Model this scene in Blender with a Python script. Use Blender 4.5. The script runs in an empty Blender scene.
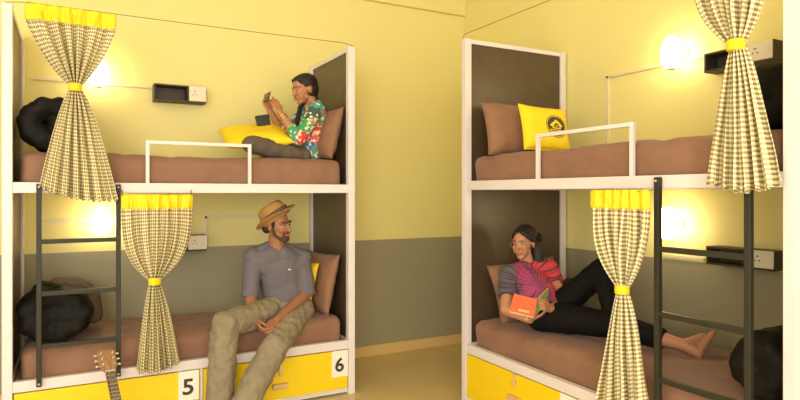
import bpy, bmesh, math, random
from mathutils import Vector, Matrix, noise
random.seed(7)
C = bpy.context.scene.collection
PI = math.pi
V = Vector

# ------------------------------------------------------------------ materials
def mat(name, col, rough=0.6, bump=0.0, bscale=40, var=0.0, vscale=3, metal=0.0, spec=0.5, sheen=0.0, dist=.01):
    m = bpy.data.materials.new(name); m.use_nodes = True
    nt = m.node_tree; b = nt.nodes['Principled BSDF']
    b.inputs['Base Color'].default_value = (*col, 1)
    b.inputs['Roughness'].default_value = rough
    b.inputs['Metallic'].default_value = metal
    b.inputs['Specular IOR Level'].default_value = spec
    if sheen: b.inputs['Sheen Weight'].default_value = sheen
    tc = nt.nodes.new('ShaderNodeTexCoord')
    if var:
        n = nt.nodes.new('ShaderNodeTexNoise'); n.inputs['Scale'].default_value = vscale
        n.inputs['Detail'].default_value = 4
        nt.links.new(tc.outputs['Object'], n.inputs['Vector'])
        r = nt.nodes.new('ShaderNodeValToRGB')
        r.color_ramp.elements[0].position = .3; r.color_ramp.elements[1].position = .7
        r.color_ramp.elements[0].color = (*[c*(1-var) for c in col], 1)
        r.color_ramp.elements[1].color = (*[min(1, c*(1+var)) for c in col], 1)
        nt.links.new(n.outputs['Fac'], r.inputs['Fac']); nt.links.new(r.outputs['Color'], b.inputs['Base Color'])
    if bump:
        n = nt.nodes.new('ShaderNodeTexNoise'); n.inputs['Scale'].default_value = bscale
        n.inputs['Detail'].default_value = 3
        nt.links.new(tc.outputs['Object'], n.inputs['Vector'])
        bp = nt.nodes.new('ShaderNodeBump'); bp.inputs['Strength'].default_value = bump
        bp.inputs['Distance'].default_value = dist
        nt.links.new(n.outputs['Fac'], bp.inputs['Height']); nt.links.new(bp.outputs['Normal'], b.inputs['Normal'])
    return m

def emis(name, col, s):
    m = bpy.data.materials.new(name); m.use_nodes = True
    b = m.node_tree.nodes['Principled BSDF']
    b.inputs['Base Color'].default_value = (1, .9, .75, 1)
    b.inputs['Emission Color'].default_value = (*col, 1); b.inputs['Emission Strength'].default_value = s
    return m

YEL = (.82, .72, .26); GREY = (.33, .29, .165)
def wall_mat():
    m = mat('painted_wall', YEL, .55, .06, 60)
    nt = m.node_tree; b = nt.nodes['Principled BSDF']
    tc = nt.nodes.new('ShaderNodeTexCoord'); sx = nt.nodes.new('ShaderNodeSeparateXYZ')
    nt.links.new(tc.outputs['Object'], sx.inputs[0])
    c = nt.nodes.new('ShaderNodeMath'); c.operation = 'GREATER_THAN'; c.inputs[1].default_value = 1.067
    nt.links.new(sx.outputs['Z'], c.inputs[0])
    mx = nt.nodes.new('ShaderNodeMix'); mx.data_type = 'RGBA'
    n = nt.nodes.new('ShaderNodeTexNoise'); n.inputs['Scale'].default_value = 1.3
    nt.links.new(tc.outputs['Object'], n.inputs['Vector'])
    mx2 = nt.nodes.new('ShaderNodeMix'); mx2.data_type = 'RGBA'
    mx2.inputs[6].default_value = (*[v*.96 for v in YEL], 1); mx2.inputs[7].default_value = (*[v*1.04 for v in YEL], 1)
    nt.links.new(n.outputs['Fac'], mx2.inputs[0])
    mx.inputs[6].default_value = (*GREY, 1); nt.links.new(mx2.outputs[2], mx.inputs[7])
    nt.links.new(c.outputs[0], mx.inputs[0]); nt.links.new(mx.outputs[2], b.inputs['Base Color'])
    return m

M = {}
M['wall'] = wall_mat()
M['ceil'] = mat('ceiling_paint', (.80, .72, .50), .8, .05)
M['floor'] = mat('polished_floor', (.62, .47, .20), .25, .03, 8, .06, 2)
M['skirt'] = mat('skirting_tile', (.72, .50, .18), .35)
M['white'] = mat('white_enamel', (.72, .655, .61), .42, .05, 30, .03, 6)
M['panel'] = mat('dark_laminate', (.078, .050, .024), .36, .10, 14, .10, 9)
M['yellow'] = mat('yellow_laminate', (.86, .60, .004), .38, .02, 30, .02, 3)
M['tag'] = mat('tag_card', (.85, .80, .66), .5)
M['ink'] = mat('dark_ink', (.045, .035, .022), .6)
M['wood'] = mat('pale_wood', (.62, .42, .16), .5, .1, 40, .12, 20)
M['ply'] = mat('plywood_base', (.50, .38, .22), .6, .1, 30, .1, 8)
M['black'] = mat('olive_black_metal', (.030, .027, .014), .5, .1, 60, spec=.3)
M['steel'] = mat('screw_steel', (.75, .72, .65), .3, metal=.8)
M['sheet'] = mat('brown_sheet', (.245, .120, .066), .75, .6, 5.5, .05, 5, sheen=.1, dist=.05)
M['pillow'] = mat('brown_pillowcase', (.25, .118, .056), .75, .5, 9, .06, 6, sheen=.1, dist=.03)
M['yfab'] = mat('yellow_fabric', (.88, .62, .008), .7, .2, 30, .04, 12)
M['duvet'] = mat('black_duvet', (.007, .006, .003), .7, 1.0, 11, .2, 9, spec=.2)
M['lining'] = mat('brown_lining', (.09, .055, .028), .85, .3, 20)
M['shelf'] = mat('shelf_laminate', (.065, .050, .026), .5, .08, 20, spec=.3)
M['socket'] = mat('socket_plastic', (.80, .72, .52), .35)
M['trunk'] = mat('trunking_plastic', (.74, .64, .42), .4)
M['wire'] = mat('wire_metal', (.20, .15, .07), .5)
M['bulb'] = emis('lit_glass', (1.0, .84, .56), 8.5)
M['skin_man'] = mat('skin_man', (.33, .14, .062), .5, .08, 80)
M['skin_a'] = mat('skin_woman_a', (.42, .185, .080), .48, .05, 80)
M['skin_b'] = mat('skin_woman_b', (.46, .21, .10), .48, .05, 80)
M['lips'] = mat('lips', (.42, .12, .08), .45)
M['hair'] = mat('black_hair', (.014, .008, .004), .6, .5, 90)
M['beard'] = mat('beard_hair', (.075, .038, .020), .7, .6, 160)
M['eye'] = mat('eye_white', (.48, .43, .36), .25)
M['iris'] = mat('eye_iris', (.02, .01, .005), .2)
M['hat'] = mat('tan_felt', (.38, .20, .048), .85, .3, 60, .06, 10)
M['band'] = mat('hat_band', (.10, .055, .035), .7)
M['tee'] = mat('grey_tee', (.135, .118, .128), .85, .5, 12, .05, 9)
M['khaki'] = mat('khaki_twill', (.25, .20, .12), .85, .6, 12, .12, 12)
M['trous'] = mat('brown_grey_trousers', (.115, .085, .055), .8, .5, 14, .08, 8)
M['bleg'] = mat('black_leggings', (.006, .005, .0035), .8, .4, 14, spec=.15)
M['coral'] = mat('coral_cover', (.80, .17, .065), .5)
M['page'] = mat('book_pages', (.80, .68, .34), .7)
M['phone'] = mat('phone_black', (.02, .018, .015), .3)
M['gold'] = mat('bangle_gold', (.75, .48, .15), .3, metal=.9)
M['glass'] = mat('spectacle_wire', (.45, .28, .16), .3, metal=.6)
M['guitar'] = mat('guitar_wood', (.33, .17, .07), .4, .1, 30, .15, 14)
M['fret'] = mat('fretboard_wood', (.10, .055, .03), .5, .1, 30)
M['bag'] = mat('black_bag', (.02, .017, .012), .55, .3, 30)

def gingham():
    m = bpy.data.materials.new('gingham'); m.use_nodes = True
    nt = m.node_tree; b = nt.nodes['Principled BSDF']; b.inputs['Roughness'].default_value = .85
    uv = nt.nodes.new('ShaderNodeTexCoord'); sx = nt.nodes.new('ShaderNodeSeparateXYZ')
    nt.links.new(uv.outputs['UV'], sx.inputs[0])
    outs = []
    for ax in ('X', 'Y'):
        f = nt.nodes.new('ShaderNodeMath'); f.operation = 'FRACT'; nt.links.new(sx.outputs[ax], f.inputs[0])
        g = nt.nodes.new('ShaderNodeMath'); g.operation = 'GREATER_THAN'; g.inputs[1].default_value = .5
        nt.links.new(f.outputs[0], g.inputs[0]); outs.append(g)
    a = nt.nodes.new('ShaderNodeMath'); a.operation = 'ADD'
    nt.links.new(outs[0].outputs[0], a.inputs[0]); nt.links.new(outs[1].outputs[0], a.inputs[1])
    h = nt.nodes.new('ShaderNodeMath'); h.operation = 'MULTIPLY'; h.inputs[1].default_value = .5
    nt.links.new(a.outputs[0], h.inputs[0])
    r = nt.nodes.new('ShaderNodeValToRGB'); r.color_ramp.interpolation = 'CONSTANT'
    e = r.color_ramp.elements
    e[0].position = 0; e[0].color = (.88, .80, .50, 1)
    e[1].position = .3; e[1].color = (.52, .43, .20, 1)
    x = e.new(.8); x.color = (.19, .14, .06, 1)
    nt.links.new(h.outputs[0], r.inputs['Fac']); nt.links.new(r.outputs['Color'], b.inputs['Base Color'])
    return m
M['gingham'] = gingham()

def floral():
    m = bpy.data.materials.new('floral_print'); m.use_nodes = True
    nt = m.node_tree; b = nt.nodes['Principled BSDF']; b.inputs['Roughness'].default_value = .8
    tc = nt.nodes.new('ShaderNodeTexCoord')
    nz = nt.nodes.new('ShaderNodeTexNoise'); nz.inputs['Scale'].default_value = 14
    nt.links.new(tc.outputs['Object'], nz.inputs['Vector'])
    mp = nt.nodes.new('ShaderNodeMix'); mp.data_type = 'VECTOR'; mp.inputs[0].default_value = .12
    nt.links.new(tc.outputs['Object'], mp.inputs[4]); nt.links.new(nz.outputs['Color'], mp.inputs[5])
    vo = nt.nodes.new('ShaderNodeTexVoronoi'); vo.inputs['Scale'].default_value = 13
    nt.links.new(mp.outputs[1], vo.inputs['Vector'])
    sp = nt.nodes.new('ShaderNodeSeparateColor'); nt.links.new(vo.outputs['Color'], sp.inputs[0])
    r = nt.nodes.new('ShaderNodeValToRGB'); r.color_ramp.interpolation = 'CONSTANT'
    cols = [(.02, .15, .42), (.62, .05, .04), (.05, .30, .10), (.05, .09, .07), (.55, .22, .06), (.04, .34, .26), (.72, .10, .09), (.10, .25, .20)]
    e = r.color_ramp.elements
    e[0].color = (*cols[0], 1); e[1].position = 1/8; e[1].color = (*cols[1], 1)
    for i in range(2, 8): q = e.new(i/8); q.color = (*cols[i], 1)
    nt.links.new(sp.outputs[0], r.inputs['Fac'])
    v2 = nt.nodes.new('ShaderNodeTexVoronoi'); v2.inputs['Scale'].default_value = 55
    nt.links.new(tc.outputs['Object'], v2.inputs['Vector'])
    s2 = nt.nodes.new('ShaderNodeSeparateColor'); nt.links.new(v2.outputs['Color'], s2.inputs[0])
    g = nt.nodes.new('ShaderNodeMath'); g.operation = 'GREATER_THAN'; g.inputs[1].default_value = .76
    nt.links.new(s2.outputs[1], g.inputs[0])
    mx = nt.nodes.new('ShaderNodeMix'); mx.data_type = 'RGBA'; mx.inputs[7].default_value = (.75, .66, .40, 1)
    nt.links.new(g.outputs[0], mx.inputs[0]); nt.links.new(r.outputs['Color'], mx.inputs[6])
    nt.links.new(mx.outputs[2], b.inputs['Base Color'])
    return m
M['floral'] = floral()

def tiedye():
    # charcoal on one side, magenta in the middle, red on the other side, with dark rays out of the chest
    m = bpy.data.materials.new('tie_dye'); m.use_nodes = True
    nt = m.node_tree; b = nt.nodes['Principled BSDF']; b.inputs['Roughness'].default_value = .85
    N = nt.nodes.new; L = nt.links.new
    tc = N('ShaderNodeTexCoord')
    mp = N('ShaderNodeMapping'); mp.inputs['Location'].default_value = (0, 0, 0)
    L(tc.outputs['Object'], mp.inputs[0])
    sx = N('ShaderNodeSeparateXYZ'); L(mp.outputs[0], sx.inputs[0])
    # angle around the dye centre in the X-Z plane of the shirt
    ax = N('ShaderNodeMath'); ax.operation = 'SUBTRACT'; ax.inputs[1].default_value = TD[0]; L(sx.outputs['X'], ax.inputs[0])
    az = N('ShaderNodeMath'); az.operation = 'SUBTRACT'; az.inputs[1].default_value = TD[1]; L(sx.outputs['Z'], az.inputs[0])
    at2 = N('ShaderNodeMath'); at2.operation = 'ARCTAN2'; L(az.outputs[0], at2.inputs[0]); L(ax.outputs[0], at2.inputs[1])
    ml = N('ShaderNodeMath'); ml.operation = 'MULTIPLY'; ml.inputs[1].default_value = 4.5; L(at2.outputs[0], ml.inputs[0])
    cb = N('ShaderNodeCombineXYZ'); L(ml.outputs[0], cb.inputs[0])
    nz = N('ShaderNodeTexNoise'); nz.inputs['Scale'].default_value = 2.2; nz.inputs['Detail'].default_value = 6; L(cb.outputs[0], nz.inputs['Vector'])
    nf = N('ShaderNodeTexNoise'); nf.inputs['Scale'].default_value = 30; nf.inputs['Detail'].default_value = 4; L(tc.outputs['Object'], nf.inputs['Vector'])
    r = N('ShaderNodeValToRGB'); e = r.color_ramp.elements
    mr = N('ShaderNodeMapRange'); mr.inputs[1].default_value = TD[0]-.22; mr.inputs[2].default_value = TD[0]+.24
    L(sx.outputs['X'], mr.inputs[0])
    ad = N('ShaderNodeMath'); ad.operation = 'MULTIPLY_ADD'; ad.inputs[1].default_value = .35
    L(nf.outputs['Fac'], ad.inputs[0]); L(mr.outputs[0], ad.inputs[2])
    L(ad.outputs[0], r.inputs['Fac'])
    e[0].position = .36; e[0].color = (.10, .09, .10, 1)
    e[1].position = 1.0; e[1].color = (.62, .045, .05, 1)
    for p, c in ((.45, (.20, .16, .18)), (.5, (.42, .05, .12)), (.62, (.48, .06, .20)), (.72, (.30, .04, .13)), (.85, (.60, .05, .08))):
        q = e.new(p); q.color = (*c, 1)
    r2 = N('ShaderNodeValToRGB'); r2.color_ramp.elements[0].position = .47; r2.color_ramp.elements[1].position = .56
    L(nz.outputs['Fac'], r2.inputs['Fac'])
    mx = N('ShaderNodeMix'); mx.data_type = 'RGBA'; mx.inputs[7].default_value = (.055, .035, .055, 1)
    h = N('ShaderNodeMath'); h.operation = 'MULTIPLY'; h.inputs[1].default_value = .9; L(r2.outputs['Color'], h.inputs[0])
    L(h.outputs[0], mx.inputs[0]); L(r.outputs['Color'], mx.inputs[6]); L(mx.outputs[2], b.inputs['Base Color'])
    return m

# ------------------------------------------------------------------ mesh helpers
class MB:
    def __init__(s): s.v = []; s.f = []; s.uv = None; s.mi = []
    def add(s, vs, fs, mi=0):
        o = len(s.v); s.v += [V(a) for a in vs]; s.f += [[i+o for i in q] for q in fs]; s.mi += [mi]*len(fs); return s
    def box(s, a, b, mi=0):
        x0, y0, z0 = [min(p, q) for p, q in zip(a, b)]; x1, y1, z1 = [max(p, q) for p, q in zip(a, b)]
        vs = [(x0,y0,z0),(x1,y0,z0),(x1,y1,z0),(x0,y1,z0),(x0,y0,z1),(x1,y0,z1),(x1,y1,z1),(x0,y1,z1)]
        return s.add(vs, [(0,3,2,1),(4,5,6,7),(0,1,5,4),(1,2,6,5),(2,3,7,6),(3,0,4,7)], mi)
    def cap(s, p1, r1, p2, r2, flat=1.0, ref=None, seg=16, round=(True, True), mi=0):
        p1 = V(p1); p2 = V(p2); d = (p2-p1); L = d.length
        if L < 1e-6: d = V((0, 0, 1)); L = 1e-6
        d = d.normalized()
        a = V(ref) if ref is not None else (V((1, 0, 0)) if abs(d.x) < .8 else V((0, 1, 0)))
        a = (a-d*a.dot(d)).normalized(); b = d.cross(a)
        rings = []
        if round[0]:
            for k in range(1, 5): t = k/5*PI/2; rings.append((p1-d*r1*math.cos(t)*min(1, .5+flat*.5), r1*math.sin(t)))
        rings.append((p1, r1)); rings.append((p2, r2))
        if round[1]:
            for k in range(4, 0, -1): t = k/5*PI/2; rings.append((p2+d*r2*math.cos(t)*min(1, .5+flat*.5), r2*math.sin(t)))
        vs = []; fs = []
        for c, r in rings:
            for i in range(seg):
                t = 2*PI*i/seg; vs.append(c+a*r*math.cos(t)+b*r*flat*math.sin(t))
        n = len(rings)
        for k in range(n-1):
            for i in range(seg):
                j = (i+1) % seg; fs.append((k*seg+i, k*seg+j, (k+1)*seg+j, (k+1)*seg+i))
        fs.append(tuple(reversed(range(seg)))); fs.append(tuple((n-1)*seg+i for i in range(seg)))
        return s.add(vs, fs, mi)
    def tube(s, pts, r, seg=8, mi=0):
        for p, q in zip(pts[:-1], pts[1:]): s.cap(p, r, q, r, seg=seg, mi=mi)
        return s
    def ell(s, c, rad, R=None, nu=20, nv=12, mi=0):
        c = V(c); R = R or Matrix.Identity(3); vs = []; fs = []
        for k in range(1, nv):
            p = PI*k/nv
            for i in range(nu):
                t = 2*PI*i/nu
                vs.append(c+R@V((rad[0]*math.sin(p)*math.cos(t), rad[1]*math.sin(p)*math.sin(t), rad[2]*math.cos(p))))
        top = len(vs); vs.append(c+R@V((0, 0, rad[2]))); vs.append(c+R@V((0, 0, -rad[2])))
        for k in range(nv-2):
            for i in range(nu):
                j = (i+1) % nu; fs.append((k*nu+i, (k+1)*nu+i, (k+1)*nu+j, k*nu+j))
        for i in range(nu):
            j = (i+1) % nu; fs.append((top, i, j)); fs.append((top+1, (nv-2)*nu+j, (nv-2)*nu+i))
        return s.add(vs, fs, mi)
    def lathe(s, prof, seg=28, M4=None, mi=0):
        vs = []; fs = []
        for r, z in prof:
            for i in range(seg):
                t = 2*PI*i/seg; p = V((r*math.cos(t), r*math.sin(t), z)); vs.append(M4@p if M4 else p)
        n = len(prof)
        for k in range(n-1):
            for i in range(seg):
                j = (i+1) % seg; fs.append((k*seg+i, k*seg+j, (k+1)*seg+j, (k+1)*seg+i))
        fs.append(tuple(reversed(range(seg)))); fs.append(tuple((n-1)*seg+i for i in range(seg)))
        return s.add(vs, fs, mi)
    def xf(s, M4):
        s.v = [M4@p for p in s.v]; return s
    def build(s, name, m, parent=None, off=(0, 0, 0), bev=0, smooth=False, sub=0, solid=0, remesh=0, smit=0, disp=None):
        me = bpy.data.meshes.new(name); o3 = V(off)
        me.from_pydata([tuple(p-o3) for p in s.v], [], [tuple(f) for f in s.f])
        ms = m if isinstance(m, (list, tuple)) else [m]
        for q in ms: me.materials.append(q)
        for p, i in zip(me.polygons, s.mi): p.material_index = i
        if s.uv:
            l = me.uv_layers.new(name='UVMap')
            for lp in me.loops: l.data[lp.index].uv = s.uv[lp.vertex_index]
        bm = bmesh.new(); bm.from_mesh(me); bmesh.ops.recalc_face_normals(bm, faces=bm.faces); bm.to_mesh(me); bm.free()
        o = bpy.data.objects.new(name, me); C.objects.link(o)
        if parent: o.parent = parent
        if smooth or remesh:
            for p in me.polygons: p.use_smooth = True
        if bev:
            d = o.modifiers.new('bevel', 'BEVEL'); d.width = bev; d.segments = 2; d.limit_method = 'ANGLE'
        if solid:
            d = o.modifiers.new('solid', 'SOLIDIFY'); d.thickness = solid; d.offset = 0
        if remesh:
            d = o.modifiers.new('remesh', 'REMESH'); d.mode = 'VOXEL'; d.voxel_size = remesh; d.use_smooth_shade = True
        if smit:
            d = o.modifiers.new('smooth', 'SMOOTH'); d.factor = .5; d.iterations = smit
        if sub:
            d = o.modifiers.new('sub', 'SUBSURF'); d.levels = sub; d.render_levels = sub
        if disp:
            t = bpy.data.textures.new(name+'_folds', 'CLOUDS'); t.noise_scale = disp[1]; t.noise_depth = 2
            d = o.modifiers.new('folds', 'DISPLACE'); d.texture = t; d.strength = disp[0]; d.mid_level = .5
            d.texture_coords = 'LOCAL'
        return o

def tag(o, label=None, cat=None, group=None, kind=None):
    if label: o['label'] = label
    if cat: o['category'] = cat
    if group: o['group'] = group
    if kind: o['kind'] = kind
    return o
def empty(name, loc, rz=0, label=None, cat=None, group=None):
    o = bpy.data.objects.new(name, None); o.empty_display_size = .05; C.objects.link(o)
    o.location = loc; o.rotation_euler = (0, 0, rz); return tag(o, label, cat, group)
def copy_tree(o, parent=None):
    c = o.copy(); C.objects.link(c); c.parent = parent
    for ch in [q for q in bpy.data.objects if q.parent == o]: copy_tree(ch, c)
    return c

# the photograph's camera: a point seen at pixel (x, y) at world depth Y (or X, or Z)
F = 598.; HC = 1.5; n_ = math.hypot(.474, .8805); FW = (.474/n_, .8805/n_)
def ray(x, y):
    u = (x-400)/F; return V((FW[0]+u*FW[1], FW[1]-u*FW[0], -(y-193)/F))
def at(x, y, Y=None, X=None, Z=None):
    d = ray(x, y)
    t = Y/d.y if Y is not None else (X/d.x if X is not None else (Z-HC)/d.z)
    return V((0, 0, HC))+d*t

# ------------------------------------------------------------------ the room
YB, XR, XL, ZC, YF = 4.98, 3.405, -2.6, 3.62, -2.6
def struct(name, mb, m, **k): o = mb.build(name, m, **k); o['kind'] = 'structure'; return o
struct('floor', MB().box((XL-.1, YF, -.1), (XR+.1, YB+.1, 0)), M['floor'])
struct('ceiling', MB().box((XL-.1, YF, ZC), (XR+.1, YB+.1, ZC+.1)), M['ceil'])
struct('wall_back', MB().box((XL-.1, YB, 0), (XR+.1, YB+.1, ZC)), M['wall'])
struct('wall_right', MB().box((XR, YF, 0), (XR+.1, YB, ZC)), M['wall'])
struct('wall_left', MB().box((XL-.1, 2.6, 0), (XL, YB, ZC)), M['wall'])
struct('trim_1', MB().box((XL, YB-.05, 3.262), (XR, YB, ZC)), M['wall'], bev=.008)
struct('baseboard_back', MB().box((XL, YB-.012, 0), (XR, YB, .095)), M['skirt'], bev=.003)
struct('baseboard_right', MB().box((XR-.012, YF, 0), (XR, YB-.012, .095)), M['skirt'], bev=.003)
struct('baseboard_left', MB().box((XL, 2.6, 0), (XL+.012, YB-.012, .095)), M['skirt'], bev=.003)

# ------------------------------------------------------------------ bunk beds
def digit_mesh(ch, w, h):
    cu = bpy.data.curves.new('digit', 'FONT'); cu.body = ch; cu.size = 1; cu.extrude = .004; cu.offset = .022
    o = bpy.data.objects.new('digit_tmp', cu); C.objects.link(o); bpy.context.view_layer.update()
    me = bpy.data.meshes.new_from_object(o.evaluated_get(bpy.context.evaluated_depsgraph_get()))
    bpy.data.objects.remove(o)
    xs = [v.co.x for v in me.vertices]; ys = [v.co.y for v in me.vertices]
    mb = MB(); mb.v = [V(((v.co.x-min(xs))/(max(xs)-min(xs))*w-w/2, -.0012-v.co.z*.1, (v.co.y-min(ys))/(max(ys)-min(ys))*h-h/2)) for v in me.vertices]
    mb.f = [list(p.vertices) for p in me.polygons]; mb.mi = [0]*len(mb.f)
    return mb

def make_bunk(loc, rz, L, W, dz, top, label, guard, lad, digits, ld=0.0):
    P = .052
    R = empty('bunk_bed', loc, rz, label, 'bunk bed')
    for x in (0, L-P):
        for y in (0, W-P):
            MB().box((x, y, 0), (x+P, y+P, top)).build('post', M['white'], R, bev=.003)
    for z0, z1 in ((.34+dz, .403+dz), (1.50+dz, 1.563+dz)):
        MB().box((P, .003, z0), (L-P, .045, z1)).build('front_rail', M['white'], R, bev=.003)
        MB().box((P, W-.045, z0), (L-P, W-.003, z1)).build('back_rail', M['white'], R, bev=.003)
        for x in (0, L-P):
            MB().box((x+.003, P, z0), (x+P-.003, W-P, z1)).build('end_rail', M['white'], R, bev=.003)
        MB().box((P, .045, z0+.012), (L-P, W-.045, z0+.034)).build('bed_base', M['ply'], R)
    for x in (0, L-P):
        MB().box((x+.006, P, top-.035), (x+P-.006, W-P, top-.003)).build('top_end_rail', M['white'], R, bev=.003)
        for z0, z1 in ((.403+dz, 1.50+dz), (1.563+dz, top-.035)):
            MB().box((x+.017, P, z0), (x+P-.017, W-P, z1)).build('end_panel', M['panel'], R)
        MB().box((x+.017, P, .03), (x+P-.017, W-P, .34+dz)).build('end_skirt_panel', M['yellow'], R)
    # yellow outer facing on the end away from the room corner
    MB().box((L-.0165, P, .403+dz), (L-.008, W-P, top-.035)).build('outer_facing', M['yellow'], R)
    # guard rail
    g0, g1, gz = guard; r = .022; zb = 1.563+dz
    g = MB().box((g0, .012, zb), (g0+r, .012+r, gz)); g.box((g1-r, .012, zb), (g1, .012+r, gz)); g.box((g0+r, .0122, gz-r), (g1-r, .0118+r, gz))
    g.build('guard_rail', M['white'], R, bev=.002)
    # storage under the lower bed
    mid = L/2; zt = .333+dz
    for i, (x0, x1) in enumerate(((P+.006, mid-.012), (mid+.012, L-P-.006))):
        d = MB().box((x0, .006, .05), (x1, .024, zt)).build('drawer_front', M['yellow'], R, bev=.002)
        hx = (x0+x1)/2
        hm = MB().box((hx-.055, -.020, .125+dz+ld), (hx+.055, .006, .162+dz+ld)); hm.build('handle', M['wood'], d, bev=.006)
        tx = x1-.070 if i == 0 else x1-.062
        t = MB().box((tx-.064, .003, .142+dz), (tx+.064, .0062, .335+dz)).build('number_tag', M['tag'], d)
        if digits and digits[i]:
            dm = digit_mesh(digits[i], .068, .105); dm.xf(Matrix.Translation((tx-.004, .0022, .232+dz)))
            dm.build('digit', M['ink'], t)
        lk = MB().box((hx-.012, -.004, .262+dz+ld), (hx+.012, .006, .300+dz+ld)).cap((hx, -.006, .262+dz+ld), .010, (hx, -.006, .225+dz+ld), .009)
        lk.build('latch', M['steel'] if i else M['wood'], d)
    MB().box((mid-.008, .012, .05), (mid+.008, .028, .34+dz)).build('drawer_divider', M['white'], R)
    MB().box((P, .03, .012), (L-P, .05, .05)).build('kick_board', M['white'], R)
    MB().box((P, W-.06, .03), (L-P, W-.045, .34+dz)).build('storage_back', M['ply'], R)
    # ladder bolted to both rails
    l0, l1 = lad; w = .027; zb = .366+dz; zt = 1.553+dz
    lad_o = MB().box((l0, -.030, zb), (l0+w, -.002, zt)).box((l1-w, -.030, zb), (l1, -.002, zt)).build('ladder', M['black'], R, bev=.003)
    for z in (.600, .908, 1.214):
        MB().box((l0+w, -.028, z+dz-.013), (l1-w, -.004, z+dz+.013)).build('rung', M['black'], lad_o, bev=.002)
    for x in (l0+w/2, l1-w/2):
        for z in (zb+.018, zt-.018):
            MB().cap((x, -.031, z), .007, (x, -.034, z), .006, seg=10).build('bolt', M['steel'], lad_o)
    return R

LB = (-.386, 4.10); RB = (2.43, 3.58)
BL, BR = 2.211, 2.28; WL, WR = .86, .955
make_bunk((LB[0], LB[1], 0), 0, BL, WL, 0, 2.596, 'white steel bunk bed with yellow drawers numbered 5 and 6 along the back wall', (.765, 1.438, 1.836), (.171, .619), ('5', '6'))
make_bunk((RB[0], RB[1], 0), -PI/2, BR, WR, .022, 2.606, 'white steel bunk bed along the right-hand wall with woman reading on its lower bed', (.777, 1.498, 1.857), (1.655, 2.117), None, .034)

def Lp(x, y, z): return V((LB[0]+x, LB[1]+y, z))
def Rp(x, y, z): return V((RB[0]+y, RB[1]-x, z))

# ------------------------------------------------------------------ mattresses
def mattress(loc, rz, L, W, z0, z1, label, seed):
    """soft rounded slab under a fitted sheet"""
    mb = MB(); nx, ny, nz = 70, 26, 8; T = z1-z0; rr = .055
    bm = bmesh.new()
    def pt(x, y, z):
        cx, cy, cz = min(max(x, rr), L-rr), min(max(y, rr), W-rr), min(max(z, .03), T-rr)
        r = rr if z > T/2 else .03
        d = V((x-cx, y-cy, z-cz))
        if d.length > 1e-6:
            k = r if z > T/2 else rr
            d = d.normalized()*min(d.length, rr)
        p = V((cx, cy, cz))+d
        w = noise.noise(V((x*2.2, y*2.6, seed)))*.014+noise.noise(V((x*9, y*7+z*5, seed+3)))*.004
        w2 = noise.noise(V((x*5, z*9, seed+9)))*.012
        ridge = abs(noise.noise(V((x*4+z*3, y*4+2*x, seed+5))))
        w -= max(0, .10-ridge)*.11
        if z > T*.7: p.z += w
        if y < .02: p.y += w2+ (.010*math.sin(z/T*PI))*-1
        if x < .02: p.x += w2*.8
        return p
    vs = {}; V_ = []
    def g(i, j, k):
        key = (i, j, k)
        if key not in vs: vs[key] = len(V_); V_.append(pt(L*i/nx, W*j/ny, T*k/nz))
        return vs[key]
    fs = []
    for i in range(nx):
        for j in range(ny):
            fs.append((g(i,j,nz), g(i+1,j,nz), g(i+1,j+1,nz), g(i,j+1,nz))); fs.append((g(i,j,0), g(i,j+1,0), g(i+1,j+1,0), g(i+1,j,0)))
    for i in range(nx):
        for k in range(nz):
            fs.append((g(i,0,k), g(i+1,0,k), g(i+1,0,k+1), g(i,0,k+1))); fs.append((g(i,ny,k), g(i,ny,k+1), g(i+1,ny,k+1), g(i+1,ny,k)))
    for j in range(ny):
        for k in range(nz):
            fs.append((g(0,j,k), g(0,j,k+1), g(0,j+1,k+1), g(0,j+1,k))); fs.append((g(nx,j,k), g(nx,j+1,k), g(nx,j+1,k+1), g(nx,j,k+1)))
    bm.free(); mb.add(V_, fs)
    o = mb.build('mattress', M['sheet'], None, smooth=True, sub=1)
    o.location = (loc[0], loc[1], z0); o.rotation_euler = (0, 0, rz)
    return tag(o, label, 'mattress')
g_ = .062
mattress(Lp(.085, .055, 0), 0, BL-.165, WL-.12, 1.536, 1.748, 'brown-sheeted mattress on upper bed of the drawer 5 and 6 bunk', 1.3)
mattress(Lp(.085, .055, 0), 0, BL-.165, WL-.12, .376, .572, 'brown-sheeted mattress under the seated man in the hat', 4.1)
mattress(Rp(.070, .055, 0), -PI/2, BR-.135, WR-.12, 1.558, 1.770, 'brown-sheeted mattress on upper bed of the right-hand bunk', 7.7)
mattress(Rp(.070, .055, 0), -PI/2, BR-.135, WR-.12, .398, .600, 'brown-sheeted mattress under the reclining woman with a book', 11.2)

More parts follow.
